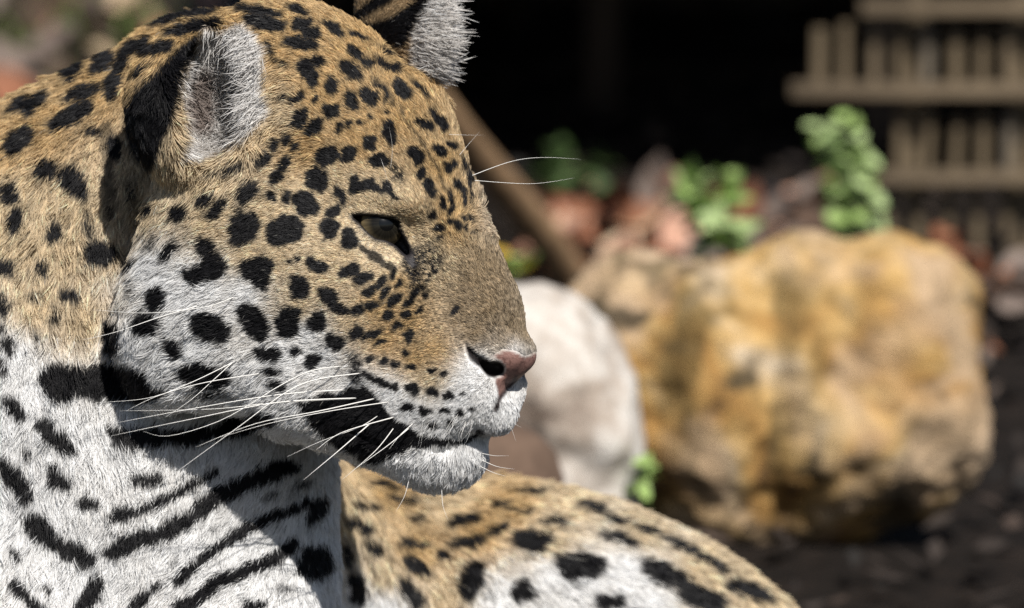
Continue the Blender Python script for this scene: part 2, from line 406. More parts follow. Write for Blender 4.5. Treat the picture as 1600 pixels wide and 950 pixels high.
def spot_mask(x, y, spots, stripes=(), polys=(), edge=3.0):
    m = np.zeros(len(x))
    for s in spots:
        cx, cy, a, b, ang = s[:5]; st = s[5] if len(s) > 5 else 1.0
        sel = np.nonzero((np.abs(x - cx) < max(a, b) + 8) & (np.abs(y - cy) < max(a, b) + 8))[0]
        if not len(sel): continue
        a, b = a * 1.05 + .6, b * 1.05 + .6
        c, q = math.cos(math.radians(ang)), math.sin(math.radians(ang))
        dx, dy = x[sel] - cx, y[sel] - cy
        u_, v_ = dx * c + dy * q, -dx * q + dy * c
        k = (np.abs(u_ / a) ** 2.3 + np.abs(v_ / b) ** 2.3) ** (1 / 2.3)
        d = (k - 1) * min(a, b)
        if st < 1:
            fl_ = value_noise(x[sel] / 1.8, y[sel] / 1.8, 9)
            m[sel] = np.maximum(m[sel], np.clip(0.5 - d / (edge * 3), 0, 1) * np.clip((fl_ - (1 - st) * .85) * 5, 0, 1))
        else:
            m[sel] = np.maximum(m[sel], np.clip(0.5 - d / edge, 0, 1))
    for s in stripes:
        pts, w = s[0], s[1]; st = s[2] if len(s) > 2 else 1.0
        for (x0, y0), (x1, y1) in zip(pts[:-1], pts[1:]):
            ex, ey = x1 - x0, y1 - y0
            t = np.clip(((x - x0) * ex + (y - y0) * ey) / (ex * ex + ey * ey), 0, 1)
            d = np.hypot(x - x0 - ex * t, y - y0 - ey * t) - w
            m = np.maximum(m, st * np.clip(0.5 - d / edge, 0, 1))
    for p in polys:
        m = np.maximum(m, np.clip(0.5 - poly_sdf(x, y, p) / edge, 0, 1))
    return m

def is_rear(P, x):
    return (P[:, 1] > 560) | ((x > 531) & (P[:, 1] > 330))

def coat(P, fuzz=0.0):
    """albedo of the coat at camera-frame points P (u)"""
    x, y = proj(P)
    n = len(x)
    if fuzz:
        x = x + _rs.normal(0, fuzz, n); y = y + _rs.normal(0, fuzz, n)
    wx = x + (value_noise(x / 9, y / 9, 1) - .5) * 7 + (value_noise(x / 24, y / 24, 11) - .5) * 7; wy = y + (value_noise(x / 9, y / 9, 2) - .5) * 7 + (value_noise(x / 24, y / 24, 12) - .5) * 9
    rear = is_rear(P, x)
    col = np.zeros((n, 3))
    f = ~rear
    if f.any():
        c = idw(x[f], y[f], [b[0] for b in BASE], [b[1] for b in BASE])
        xf, yf = x[f], y[f]
        def over(poly, colr, e=6.0):
            nonlocal c
            k = np.clip(0.5 - poly_sdf(xf, yf, poly) / e, 0, 1)[:, None]
            c = c * (1 - k) + np.asarray(colr) * k
        over(EAR_IN, (0.78, 0.755, 0.73), 10)
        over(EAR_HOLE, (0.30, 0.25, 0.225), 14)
        m = spot_mask(wx[f], wy[f], SPOTS + OUT_SPOTS, STRIPES_CREASES, POLYS)
        inear = np.clip(0.5 - poly_sdf(xf, yf, EAR_IN) / 6, 0, 1)
        m *= 1 - inear
        c = c * (1 - m[:, None]) + np.asarray(K_) * m[:, None]
        over(EAR_BACK, K_, 8)
        dep = P[f][:, 1] > 60
        far_ear = dep & (yf < 140) & (xf > 520)
        if far_ear.any():
            k1 = np.clip(0.5 - poly_sdf(xf, yf, FAR_EAR_IN) / 10, 0, 1)
            k2 = np.clip(0.5 - poly_sdf(xf, yf, FAR_EAR_BACK) / 5, 0, 1)
            tan = np.clip(0.5 - poly_sdf(xf, yf, [(556,34),(600,10),(640,-16),(648,2),(612,26),(580,38)]) / 6, 0, 1)
            ce = np.asarray((.46, .33, .19)) * (1 - k1[:, None]) + np.asarray((0.78, 0.75, 0.72)) * k1[:, None]
            k2 = k2 * (1 - tan * .9)
            ce = ce * (1 - k2[:, None]) + np.asarray(K_) * k2[:, None]
            c[far_ear] = ce[far_ear]
        lid = poly_sdf(xf, yf, EYE_OPEN)
        k = np.clip((7 - lid) / 4, 0, 1)[:, None] * (np.abs(lid) < 60)[:, None]
        c = c * (1 - k) + np.asarray((0.02, 0.017, 0.016)) * k
        over(TEAR, (0.03, 0.026, 0.028), 5)
        over(NOSE_PAD, (0.27, 0.150, 0.125), 3)
        over(NOSTRIL, (0.012, 0.009, 0.009), 4)
        kk = np.zeros(len(xf))
        for (x0, y0), (x1, y1) in (((806, 592), (781, 622)), ((781, 622), (774, 640))):
            ex, ey = x1 - x0, y1 - y0
            t = np.clip(((xf - x0) * ex + (yf - y0) * ey) / (ex * ex + ey * ey), 0, 1)
            kk = np.maximum(kk, np.clip((6.0 - np.hypot(xf - x0 - ex * t, yf - y0 - ey * t)) / 5, 0, 1))
        c = c * (1 - kk[:, None]) + np.asarray((0.05, 0.035, 0.035)) * kk[:, None]
        col[f] = c
    if rear.any():
        c = idw(x[rear], y[rear], [b[0] for b in REAR_BASE], [b[1] for b in REAR_BASE])
        m = spot_mask(wx[rear], wy[rear], REAR_SPOTS + OUT_SPOTS)
        col[rear] = c * (1 - m[:, None]) + np.asarray(K_) * m[:, None]
    return col

FLOW = [  # px, py, direction x, y(down), hair length, lift
 (560,60,-1,-.55,18,.25),(640,140,-.8,-.9,16,.2),(700,220,-.55,-1,14,.2),(450,40,-1,-.1,20,.3),(500,150,-.9,-.6,16,.2),(580,220,-.7,-.8,15,.2),
 (680,300,-.4,-1,13,.2),(740,300,-.2,-1,16,.3),(757,300,1,-.25,26,.6),(762,335,1,.2,24,.6),(300,20,-1,.25,28,.3),(200,80,-1,.5,34,.3),(80,150,-1,.6,38,.3),(20,250,-.8,.7,38,.3),
 (100,300,-.35,1,40,.3),(60,420,-.15,1,44,.3),(140,380,.05,1,44,.35),(170,480,.12,1,44,.35),(90,540,.1,1,46,.35),(30,620,.15,1,46,.35),
 (440,230,-1,.1,20,.25),(480,300,-1,.0,18,.22),(560,290,-.9,-.5,15,.25),(600,310,-.7,-.7,12,.3),(520,360,-1,.1,16,.22),(580,390,-.9,.25,12,.25),
 (430,380,-1,.2,20,.22),(350,350,-1,.35,26,.25),(260,340,-.9,.7,34,.3),(320,420,-1,.35,28,.25),(240,440,-1,.55,40,.3),(400,480,-1,.2,24,.22),
 (300,520,-1,.4,34,.3),(220,560,-.8,.8,44,.35),(280,620,-.8,.8,44,.35),(400,590,-1,.5,34,.3),(480,480,-1,.1,20,.22),(520,560,-1,.3,20,.22),
 (640,400,-.8,-.3,10,.2),(620,450,-.9,.1,13,.2),(600,520,-1,.1,14,.2),(680,480,-.9,-.1,13,.3),(700,420,-.6,-.6,13,.3),(760,420,-.4,-1,12,.3),
 (790,490,-.5,-.9,11,.3),(740,480,-.8,-.4,12,.3),(820,530,-.5,-.8,9,.25),(700,540,-1,.1,13,.25),(740,580,-.9,.3,10,.25),(650,570,-1,.25,13,.22),
 (700,620,-.7,.7,14,.28),(640,630,-.8,.6,18,.28),(760,640,-.3,1,13,.28),(785,650,.05,1,13,.25),(590,620,-.9,.5,18,.25),(560,660,-.7,.7,18,.25),
 (690,715,-.1,1,26,.3),(640,725,-.35,1,28,.3),(740,712,.15,1,24,.3),(690,752,-.1,1,30,.4),(640,750,-.3,1,30,.4),(735,742,.1,1,28,.4),(580,710,-.5,.9,28,.3),(500,670,-.6,.8,30,.3),
 (100,640,.15,1,52,.4),(60,740,.0,1,50,.35),(200,700,.1,1,54,.4),(300,690,-.1,1,54,.4),(400,690,-.3,1,44,.3),(150,830,-.15,1,48,.35),(300,830,-.5,1,44,.3),
 (420,800,-.55,1,40,.28),(480,760,-.5,1,36,.28),(400,900,-.7,1,40,.28),(100,920,-.2,1,46,.3),(500,900,-.4,1,36,.28),
 (300,70,-.3,.9,14,.3),(240,190,-.2,1,22,.2),(215,240,.1,1,26,.25),
 (298,110,1,.1,44,.7),(290,170,1,.2,46,.8),(296,225,1,.3,42,.7),(350,75,.3,.9,38,.5),(395,90,-.5,.8,40,.4),(350,140,-.2,.6,40,.6),(400,150,-.7,.6,44,.4),
 (350,200,-.6,.3,44,.5),(390,220,.4,.8,38,.5),(340,250,-.3,.9,38,.5),(300,265,-.5,.9,34,.4),(415,200,-.6,.6,40,.35),
 (600,25,.8,-.6,20,.3),(650,60,1,.05,40,.6),(690,60,1,.0,46,.5),(690,110,1,.15,42,.5),(690,10,1,-.1,46,.5),(640,90,.9,.1,30,.4),
]
FLOW = [f[:4] + (f[4] * (.70 if f[4] < 26 else .82), f[5] * .9) for f in FLOW]
REAR_FLOW = [(560,800,.2,1,40,.25),(700,780,.7,.5,34,.2),(850,800,1,.3,34,.2),(1000,850,1,.5,34,.2),(1200,930,1,.5,34,.2),(700,920,.3,1,40,.25),(900,920,.6,.8,44,.25)]

class CoatMap:
    """the coat drawn once on a fine grid of sight lines, for each depth layer, so that hair colours can be looked up fast"""
    def __init__(self, step=1.4):
        self.s = step
        self.x = np.arange(-70, 1345, step); self.y = np.arange(-75, 1015, step)
        X, Y = np.meshgrid(self.x, self.y, indexing='ij'); X, Y = X.ravel(), Y.ravel()
        self.layers = []
        for d, sel in ((0.0, None), (200.0, (X > 515) & (Y < 150)), (1000.0, (X > 500) & (Y > 690))):
            k = (D + d) / D
            P = np.stack([(X - 800) * k, np.full(len(X), d), (475 - Y) * k], 1)
            out = np.zeros((len(X), 3), np.float32)
            if sel is None: out[:] = coat(P)
            else: out[sel] = coat(P[sel])
            self.layers.append(out.reshape(len(self.x), len(self.y), 3))
    def look(self, x, y, layer):
        i = np.clip(np.round((x - self.x[0]) / self.s).astype(int), 0, len(self.x) - 1)
        j = np.clip(np.round((y - self.y[0]) / self.s).astype(int), 0, len(self.y) - 1)
        L = np.stack(self.layers)
        return L[layer, i, j]
# ---------------------------------------------------------------- helpers
COL = scene.collection
def to_world(P):
    P = np.asarray(P, float) * U
    return np.stack([P[:, 0], P[:, 1] * CP + P[:, 2] * SP, -P[:, 1] * SP + P[:, 2] * CP + HEAD_H], 1)
def wpt(px, py, dist):
    """the point seen at a photo pixel, dist metres from the lens along its axis"""
    return Vector(to_world(cam(px, py, dist / U - D)[None])[0])
def wground(px, py, h=0.0):
    """where the line of sight through a photo pixel meets the ground (at height h)"""
    o = Vector(cam_obj.location); d = wpt(px, py, 4.0) - o
    return o + d * ((h - o.z) / d.z)

def prop(o, label=None, category=None, group=None, kind=None):
    for k, v in (("label", label), ("category", category), ("group", group), ("kind", kind)):
        if v: o[k] = v
    return o
def empty(name, loc):
    o = bpy.data.objects.new(name, None); COL.objects.link(o); o.location = loc; o.empty_display_size = 0.05
    return o
def link(name, me, parent=None, loc=None):
    o = bpy.data.objects.new(name, me); COL.objects.link(o)
    if loc is not None: o.location = loc
    if parent is not None: o.parent = parent
    return o
def mesh(name, V, F, mat, parent=None, smooth=True, origin=None, at=None):
    """V in world coordinates; origin: world point that becomes the object's origin"""
    me = bpy.data.meshes.new(name)
    V = np.asarray(V, float)
    if origin is not None: V = V - np.asarray(origin)
    me.from_pydata(V.tolist(), [], F.tolist() if hasattr(F, 'tolist') else F)
    if mat: me.materials.append(mat)
    if smooth: me.polygons.foreach_set('use_smooth', [True] * len(me.polygons))
    me.update()
    o = link(name, me, parent)
    if origin is not None:
        o.location = Vector(origin) - (parent_world(parent) if parent else Vector((0, 0, 0)))
    elif parent is not None:
        o.location = -parent_world(parent)
    return o
def parent_world(p):
    v = Vector(p.location)
    while p.parent: p = p.parent; v += Vector(p.location)
    return v
def vcol(me, name, rgb):
    a = me.attributes.new(name, 'FLOAT_COLOR', 'POINT')
    c = np.ones((len(rgb), 4), np.float32); c[:, :3] = rgb
    a.data.foreach_set('color', c.ravel())

def mat_new(name):
    m = bpy.data.materials.new(name); m.use_nodes = True
    return m, m.node_tree, m.node_tree.nodes["Principled BSDF"]
def ramp(nt, fac, stops):
    r = nt.nodes.new("ShaderNodeValToRGB")
    while len(r.color_ramp.elements) < len(stops): r.color_ramp.elements.new(0.5)
    for e, (p, c) in zip(r.color_ramp.elements, stops):
        e.position = p; e.color = (*c, 1)
    nt.links.new(fac, r.inputs[0]); return r.outputs[0]
def noise_node(nt, scale, detail=6, rough=.6, vec=None, dist=0.0):
    n = nt.nodes.new("ShaderNodeTexNoise"); n.inputs["Scale"].default_value = scale; n.inputs["Detail"].default_value = detail
    n.inputs["Roughness"].default_value = rough; n.inputs["Distortion"].default_value = dist
    if vec is not None: nt.links.new(vec, n.inputs["Vector"])
    return n.outputs["Fac"]
def coords(nt, scale=(1, 1, 1), kind="Object"):
    t = nt.nodes.new("ShaderNodeTexCoord"); m = nt.nodes.new("ShaderNodeMapping"); m.inputs["Scale"].default_value = scale
    nt.links.new(t.outputs[kind], m.inputs["Vector"]); return m.outputs[0]
def mixc(nt, fac, a, b, mode='MIX'):
    n = nt.nodes.new("ShaderNodeMix"); n.data_type = 'RGBA'; n.blend_type = mode
    for sock, v in ((n.inputs[0], fac), (n.inputs[6], a), (n.inputs[7], b)):
        if isinstance(v, (int, float)): sock.default_value = v
        elif isinstance(v, tuple): sock.default_value = (*v, 1)
        else: nt.links.new(v, sock)
    return n.outputs[2]
def bump(nt, bsdf, h, strength=.5, dist=.01):
    b = nt.nodes.new("ShaderNodeBump"); b.inputs["Strength"].default_value = strength; b.inputs["Distance"].default_value = dist
    nt.links.new(h, b.inputs["Height"]); nt.links.new(b.outputs[0], bsdf.inputs["Normal"])
def simple(name, c, rough=.7, var=.25, scale=30, bmp=.3, spec=.3, stretch=(1, 1, 1)):
    m, t, b = mat_new(name)
    v = coords(t, stretch)
    n = noise_node(t, scale, 6, .6, v)
    lo = tuple(x * (1 - var) for x in c); hi = tuple(min(x * (1 + var), 1) for x in c)
    t.links.new(ramp(t, n, [(.3, lo), (.7, hi)]), b.inputs["Base Color"])
    b.inputs["Roughness"].default_value = rough; b.inputs["Specular IOR Level"].default_value = spec
    if bmp: bump(t, b, n, bmp, .004)
    return m

# ---------------------------------------------------------------- ground
GX = np.concatenate([np.linspace(-60, -4, 12), np.linspace(-3, 3, 90), np.linspace(4, 60, 12)])
GY = np.concatenate([np.linspace(-60, -3, 10), np.linspace(-2, 7, 130), np.linspace(8, 120, 18)])
gv = [(x, y, (0.018 * (mnoise.noise((x * 3.1, y * 3.1, 0)) + .5 * mnoise.noise((x * 9, y * 9, 4))) if abs(x) < 3 and -2 <= y <= 7 else 0.0) - .012) for y in GY for x in GX]
gf = [(j * len(GX) + i, j * len(GX) + i + 1, (j + 1) * len(GX) + i + 1, (j + 1) * len(GX) + i) for j in range(len(GY) - 1) for i in range(len(GX) - 1)]
m_ground, t, b = mat_new("mulch")
v = coords(t)
n1 = noise_node(t, 26, 9, .7, v); n2 = noise_node(t, 2.2, 3, .5, v); n3 = noise_node(t, 120, 4, .7, v)
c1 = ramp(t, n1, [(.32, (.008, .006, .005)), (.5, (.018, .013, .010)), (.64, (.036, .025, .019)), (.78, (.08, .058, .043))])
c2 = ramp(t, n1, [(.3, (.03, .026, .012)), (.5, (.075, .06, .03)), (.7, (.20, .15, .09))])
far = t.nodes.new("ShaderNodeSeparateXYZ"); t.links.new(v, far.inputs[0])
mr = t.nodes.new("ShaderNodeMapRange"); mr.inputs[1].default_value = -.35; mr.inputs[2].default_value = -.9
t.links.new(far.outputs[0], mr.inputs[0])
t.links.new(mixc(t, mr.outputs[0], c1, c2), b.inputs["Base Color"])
b.inputs["Roughness"].default_value = .9; b.inputs["Specular IOR Level"].default_value = .2
bump(t, b, n1, .9, .03)
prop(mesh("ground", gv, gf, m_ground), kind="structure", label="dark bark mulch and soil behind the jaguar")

# ---------------------------------------------------------------- timber shelter in deep shade behind
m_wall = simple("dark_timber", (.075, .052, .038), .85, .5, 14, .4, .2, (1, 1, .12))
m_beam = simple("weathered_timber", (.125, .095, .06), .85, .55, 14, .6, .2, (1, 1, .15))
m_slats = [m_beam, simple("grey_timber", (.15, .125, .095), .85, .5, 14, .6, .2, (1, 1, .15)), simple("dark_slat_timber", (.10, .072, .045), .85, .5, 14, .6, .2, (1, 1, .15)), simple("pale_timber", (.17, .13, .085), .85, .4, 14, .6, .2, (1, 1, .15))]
m_beam_h = simple("weathered_rail", (.13, .098, .064), .85, .55, 18, .5, .2, (.2, 1, 1))
def box_mesh(name, sx, sy, sz, mat, jit=0.0, seed=0, seg=1):
    """box with slightly rounded, uneven edges, origin at its centre"""
    bm = bmesh.new(); bmesh.ops.create_cube(bm, size=1)
    bmesh.ops.scale(bm, vec=(sx, sy, sz), verts=bm.verts)
    rnd = random.Random(seed)
    for v_ in bm.verts: v_.co += Vector((rnd.uniform(-jit, jit), rnd.uniform(-jit, jit), rnd.uniform(-jit, jit)))
    bmesh.ops.bevel(bm, geom=bm.edges[:], offset=min(sx, sy, sz) * .12, segments=1, affect='EDGES')
    me = bpy.data.meshes.new(name); bm.to_mesh(me); bm.free(); me.materials.append(mat)
    return me
y_edge = 3.35                                      # world y of the added roof's front edge (7.3 m from the lens)
sx0, sx1, sback = -.24, 2.5, 5.6
shelter = empty("timber_shelter", (0, y_edge, 0))
prop(shelter, "dark timber shelter in deep shade behind the boulders", "shelter")
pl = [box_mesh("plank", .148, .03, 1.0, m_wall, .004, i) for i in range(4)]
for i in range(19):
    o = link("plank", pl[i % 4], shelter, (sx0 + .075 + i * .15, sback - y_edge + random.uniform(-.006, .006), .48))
pls = [box_mesh("shade_side_plank", .03, .148, .66, m_wall, .004, i + 9) for i in range(4)]  # unseen side wall, added to keep the sun out of the shelter
for i in range(15):
    link("shade_side_plank", pls[i % 4], shelter, (sx0 - .02 + random.uniform(-.004, .004), .08 + i * .15, .31))
rp = [box_mesh("shade_roof_board", 2.9, .196, .03, m_wall, .004, i + 20) for i in range(3)]  # unseen roof above the frame, added to hold the back wall in shade
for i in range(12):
    link("shade_roof_board", rp[i % 3], shelter, ((sx0 + sx1) / 2, .1 + i * .2, .60 + .02 * (i % 2)))
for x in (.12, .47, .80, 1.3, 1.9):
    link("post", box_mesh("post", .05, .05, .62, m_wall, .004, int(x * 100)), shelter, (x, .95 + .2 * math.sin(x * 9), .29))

# ---------------------------------------------------------------- lattice fence in front of the shelter, right
FD = 7.15
fence = empty("lattice_fence", wpt(1420, 400, FD)); fl = Vector(fence.location); fence.location.z = 0; fl.z = 0
prop(fence, "weathered tan lattice fence of upright slats between three rails", "fence")
def fence_at(px, py, dy=0.0):
    p = wpt(px, py, FD); return Vector((p.x, fl.y + dy, p.z)) - fl
sc_f = U * FD / DIST                               # metres per photo pixel at the fence
for k, (py, x0, x1, hh) in enumerate(((3, 1340, 1760, 24), (133, 1232, 1760, 26), (271, 1360, 1760, 26))):
    a = fence_at(x0, py, -.012); c = fence_at(x1, py, -.012)
    link("rail", box_mesh("rail", c.x - a.x, .028, hh * .72 * sc_f, m_beam_h, .0015, 40 + k), fence, ((a.x + c.x) / 2, -.008, a.z))
slat_me = [box_mesh("slat", 17 * sc_f, .009, (112 + 4 * i) * sc_f, m_slats[(0, 0, 3, 0, 1)[i]], .0022, 50 + i) for i in range(5)]
slat_low = [box_mesh("slat", 16 * sc_f, .009, (112 + 4 * i) * sc_f, m_slats[(0, 0, 1, 0, 0)[i]], .0022, 60 + i) for i in range(5)]
for i in range(13):
    px = 1278 + i * 42 + random.uniform(-2.5, 2.5)
    p = fence_at(px, 93 + random.uniform(-5, 5), .012); link("slat", slat_me[i % 5], fence, (p.x, .012, p.z)).rotation_euler = (0, random.uniform(-.02, .02), 0)
    if px > 1380:
        p = fence_at(px + 3, 230 + random.uniform(-5, 5), .012); link("slat", slat_low[i % 5], fence, (p.x, .012, p.z)).rotation_euler = (0, random.uniform(-.02, .02), 0)
for px, w, y0 in ((1432, 30, -80), (1592, 28, -80)):
    a = fence_at(px, y0, .034); g_ = -.02
    link("post", box_mesh("post", w * sc_f, .03, a.z - g_, m_beam, .002, 70 + px), fence, (a.x, .036, (a.z + g_) / 2))
for i in range(7):                                 # lower slats reaching the soil
    p = fence_at(1390 + i * 46, 285, .012)
    link("slat", box_mesh("slat", 17 * sc_f, .008, p.z + .02, m_beam, .0015, 90 + i), fence, (p.x, .013, (p.z - .02) / 2))

# ---------------------------------------------------------------- boulders (own shape fields in the same units)
def fbm(P, s, o=4):
    out = np.zeros(len(P)); a = 1.0
    for k in range(o):
        out += a * np.array([mnoise.noise(Vector(p) * s + Vector((k * 7.1, 3, 1))) for p in P]); a *= .5; s *= 2.1
    return out
def boulder(name, blobs, depth, mat, label, rough, seed, k=60, cell=14):
    cs = [(cam(x, y, depth + dy), r) for x, y, dy, r, a in blobs]
    lo = np.min([c - max(r) * 1.5 for c, r in cs], 0); hi = np.max([c + max(r) * 1.5 for c, r in cs], 0)
    F = Field(*[np.arange(lo[i], hi[i], cell, dtype=np.float32) for i in range(3)])
    for (c, r), bl in zip(cs, blobs):
        F.ell(c, r, k, bl[4])
    V, Q = surface_nets(F); V = smooth_mesh(V, Q, 2); N = vert_normals(V, Q)
    d = fbm(V / 100 + seed, .45) * rough * 1.3 - np.abs(fbm(V / 100 + seed + 30, .8, 3)) * rough * 1.1 + rough * .4
    V = V + N * d[:, None]
    Wv = to_world(V); base = Vector((Wv[:, 0].mean(), Wv[:, 1].mean(), max(Wv[:, 2].min(), 0)))
    o = mesh(name, Wv, Q, mat, origin=base)
    return prop(o, label, "boulder")
m_och, t, b = mat_new("ochre_sandstone")
v = coords(t); vs = coords(t, (1, 1, .2))
n1 = noise_node(t, 8, 4, .55, v, 1.2); n2 = noise_node(t, 20, 5, .6, vs, .3); n3 = noise_node(t, 70, 6, .7, v); n4 = noise_node(t, 6.5, 3, .5, v, .8); n5 = noise_node(t, 13, 3, .5, v)
c = ramp(t, n1, [(.34, (.20, .115, .05)), (.42, (.50, .28, .09)), (.50, (.64, .41, .16)), (.58, (.70, .51, .29)), (.68, (.78, .65, .49))])
c = mixc(t, ramp(t, n4, [(.45, (0, 0, 0)), (.55, (.85, .85, .85))]), c, (.64, .46, .30))
sep = t.nodes.new("ShaderNodeSeparateXYZ"); t.links.new(v, sep.inputs[0])
zone = ramp(t, sep.outputs[0], [(0.0, (1, 1, 1)), (.06, (.25, .25, .25))])       # the streaked end of the stone
c = mixc(t, mixc(t, 1.0, ramp(t, n2, [(.47, (0, 0, 0)), (.58, (.7, .7, .7))]), zone, 'MULTIPLY'), c, (.10, .075, .03))
c = mixc(t, ramp(t, n5, [(.62, (0, 0, 0)), (.68, (.9, .9, .9))]), c, (.07, .055, .035))
c = mixc(t, .6, c, ramp(t, n3, [(.3, (.45, .45, .45)), (.7, (1.25, 1.25, 1.25))]), 'MULTIPLY')
t.links.new(c, b.inputs["Base Color"]); b.inputs["Roughness"].default_value = .9; b.inputs["Specular IOR Level"].default_value = .2; bump(t, b, n3, .7, .012)
m_white, t, b = mat_new("pale_limestone")
v = coords(t); n1 = noise_node(t, 8, 6, .6, v, .4); n3 = noise_node(t, 50, 6, .7, v)
c = ramp(t, n1, [(.36, (.17, .125, .095)), (.45, (.40, .33, .27)), (.54, (.68, .63, .57)), (.66, (.78, .75, .70))])
c = mixc(t, .3, c, ramp(t, n3, [(.3, (.6, .6, .6)), (.7, (1.1, 1.1, 1.1))]), 'MULTIPLY')
t.links.new(c, b.inputs["Base Color"]); b.inputs["Roughness"].default_value = .85; bump(t, b, n3, .5, .01)
m_brown = simple("brown_stone", (.13, .085, .06), .9, .6, 16, .8)
boulder("boulder", [(1000, 570, 20, (205, 240, 200), 0), (960, 520, 40, (140, 160, 160), 0), (1130, 600, -20, (230, 275, 220), 0), (1250, 560, 10, (200, 280, 220), 0), (1385, 500, 0, (195, 190, 200), 0),
                    (1410, 620, -20, (185, 230, 200), 0), (1330, 690, -30, (230, 160, 200), 8), (1050, 690, 0, (200, 110, 190), 0), (1440, 720, 20, (120, 120, 150), 0), (1200, 775, 50, (330, 115, 150), 0)],
        4100, m_och, "large ochre sandstone boulder with dark vertical streaks beside the pale boulder", 22, 3.0)
boulder("boulder", [(800, 600, 40, (190, 220, 180), -40), (880, 640, 0, (150, 190, 170), -20), (930, 690, -20, (92, 130, 130), 0), (850, 830, 0, (200, 160, 190), 0)],
        3500, m_white, "smooth whitish boulder seen just past the jaguar's muzzle", 20, 11.0)
boulder("boulder", [(775, 745, 0, (130, 95, 120), 0), (700, 800, 0, (200, 150, 150), 0), (730, 900, 0, (210, 190, 170), 0)],
        2700, m_brown, "low dark brown stone between the jaguar's chin and the whitish boulder", 16, 19.0)

# ---------------------------------------------------------------- leaning branch, leaves, seedlings
def tube(pts, radii, sides=8):
    pts = [Vector(p) for p in pts]; V, F = [], []
    for i, p in enumerate(pts):
        d = (pts[min(i + 1, len(pts) - 1)] - pts[max(i - 1, 0)]).normalized()
        a = d.cross(Vector((.3, .2, 1))).normalized(); c_ = d.cross(a)
        for k in range(sides):
            an = 2 * math.pi * k / sides
            V.append(tuple(p + (a * math.cos(an) + c_ * math.sin(an)) * radii[i]))
    for i in range(len(pts) - 1):
        for k in range(sides):
            k2 = (k + 1) % sides
            F.append((i * sides + k, i * sides + k2, (i + 1) * sides + k2, (i + 1) * sides + k))
    F.append(tuple(range(sides))[::-1]); F.append(tuple((len(pts) - 1) * sides + k for k in range(sides)))
    return V, F
m_bark = simple("branch_bark", (.30, .19, .105), .85, .35, 40, .6, .2)
a = wground(905, 455, .01); e = wpt(640, 90, 6.45)
pts = [a.lerp(e, s) + Vector((.003 * math.sin(s * 7), 0, .003 * math.sin(s * 5))) for s in np.linspace(-.04, 1, 12)]
V_, F_ = tube(pts, [.021 - .006 * s for s in np.linspace(0, 1, 12)], 12)
prop(mesh("leaning_branch", V_, F_, m_bark, origin=a), "brown leaning branch rising behind the jaguar's nose bridge", "branch")

def leaf_mesh(name, L, Wd, curl, mat, n=6, fold=.25):
    V, F = [], []
    for i in range(n + 1):
        s = i / n
        w = Wd * (math.sin(math.pi * min(s ** .8, 1)) ** .8 if 0 < s < 1 else .03)
        z = curl * L * (s - .5) ** 2 * 2 + .02 * L * math.sin(s * 9)
        for q in (-1, 0, 1):
            V.append((w * q * .5, (s - .5) * L, z + fold * abs(q) * w * .5))
    for i in range(n):
        for q in (0, 1):
            F.append((i * 3 + q, i * 3 + q + 1, i * 3 + q + 4, i * 3 + q + 3))
    me = bpy.data.meshes.new(name); me.from_pydata(V, [], F); me.materials.append(mat)
    me.polygons.foreach_set('use_smooth', [True] * len(me.polygons)); me.update()
    return me
leaf_cols = {"rust brown": (.26, .105, .055), "pinkish tan": (.46, .26, .18), "grey brown": (.20, .155, .13), "pale buff": (.52, .38, .25), "dark brown": (.075, .045, .03)}
leaf_mats = {k: simple("dry_leaf_" + k.replace(" ", "_"), c, .7, .3, 60, .3, .3) for k, c in leaf_cols.items()}
leaf_me = {k: [leaf_mesh("dry_leaf", L, L * .55, cu, m) for L, cu in ((.07, .35), (.06, -.3), (.085, .5))] for k, m in leaf_mats.items()}
rl = random.Random(8)
def drop_leaf(px, py, kind, where):
    p = wground(px, py, 0.02 + rl.uniform(0, .02))
    o = link("dry_leaf", rl.choice(leaf_me[kind]), None, p)
    o.rotation_euler = (rl.uniform(-.9, .3), rl.uniform(-.7, .7), rl.uniform(0, 6.28)); o.scale = [rl.uniform(.8, 1.25)] * 3
    prop(o, f"curled {kind} dead leaf on {where}", "leaf", f"{kind} dead leaves on {where}")
for i in range(95):
    px = rl.uniform(830, 1290); py = rl.uniform(300, 430)
    lit = rl.random()
    drop_leaf(px, py, rl.choice(["rust brown", "pinkish tan", "pinkish tan", "rust brown", "pale buff"] if px < 1060 and py > 330 else ["grey brown", "dark brown", "grey brown", "rust brown", "pinkish tan"]), "the soil behind the ochre boulder")
for i in range(26):
    drop_leaf(rl.uniform(1440, 1600), rl.uniform(370, 560), rl.choice(["grey brown", "dark brown", "rust brown", "grey brown"]), "the soil at the foot of the fence")
for i in range(45):
    drop_leaf(rl.uniform(-20, 330), rl.uniform(-10, 160), rl.choice(["rust brown", "pinkish tan", "grey brown", "pale buff", "dark brown"]), "the open ground behind the jaguar's nape")

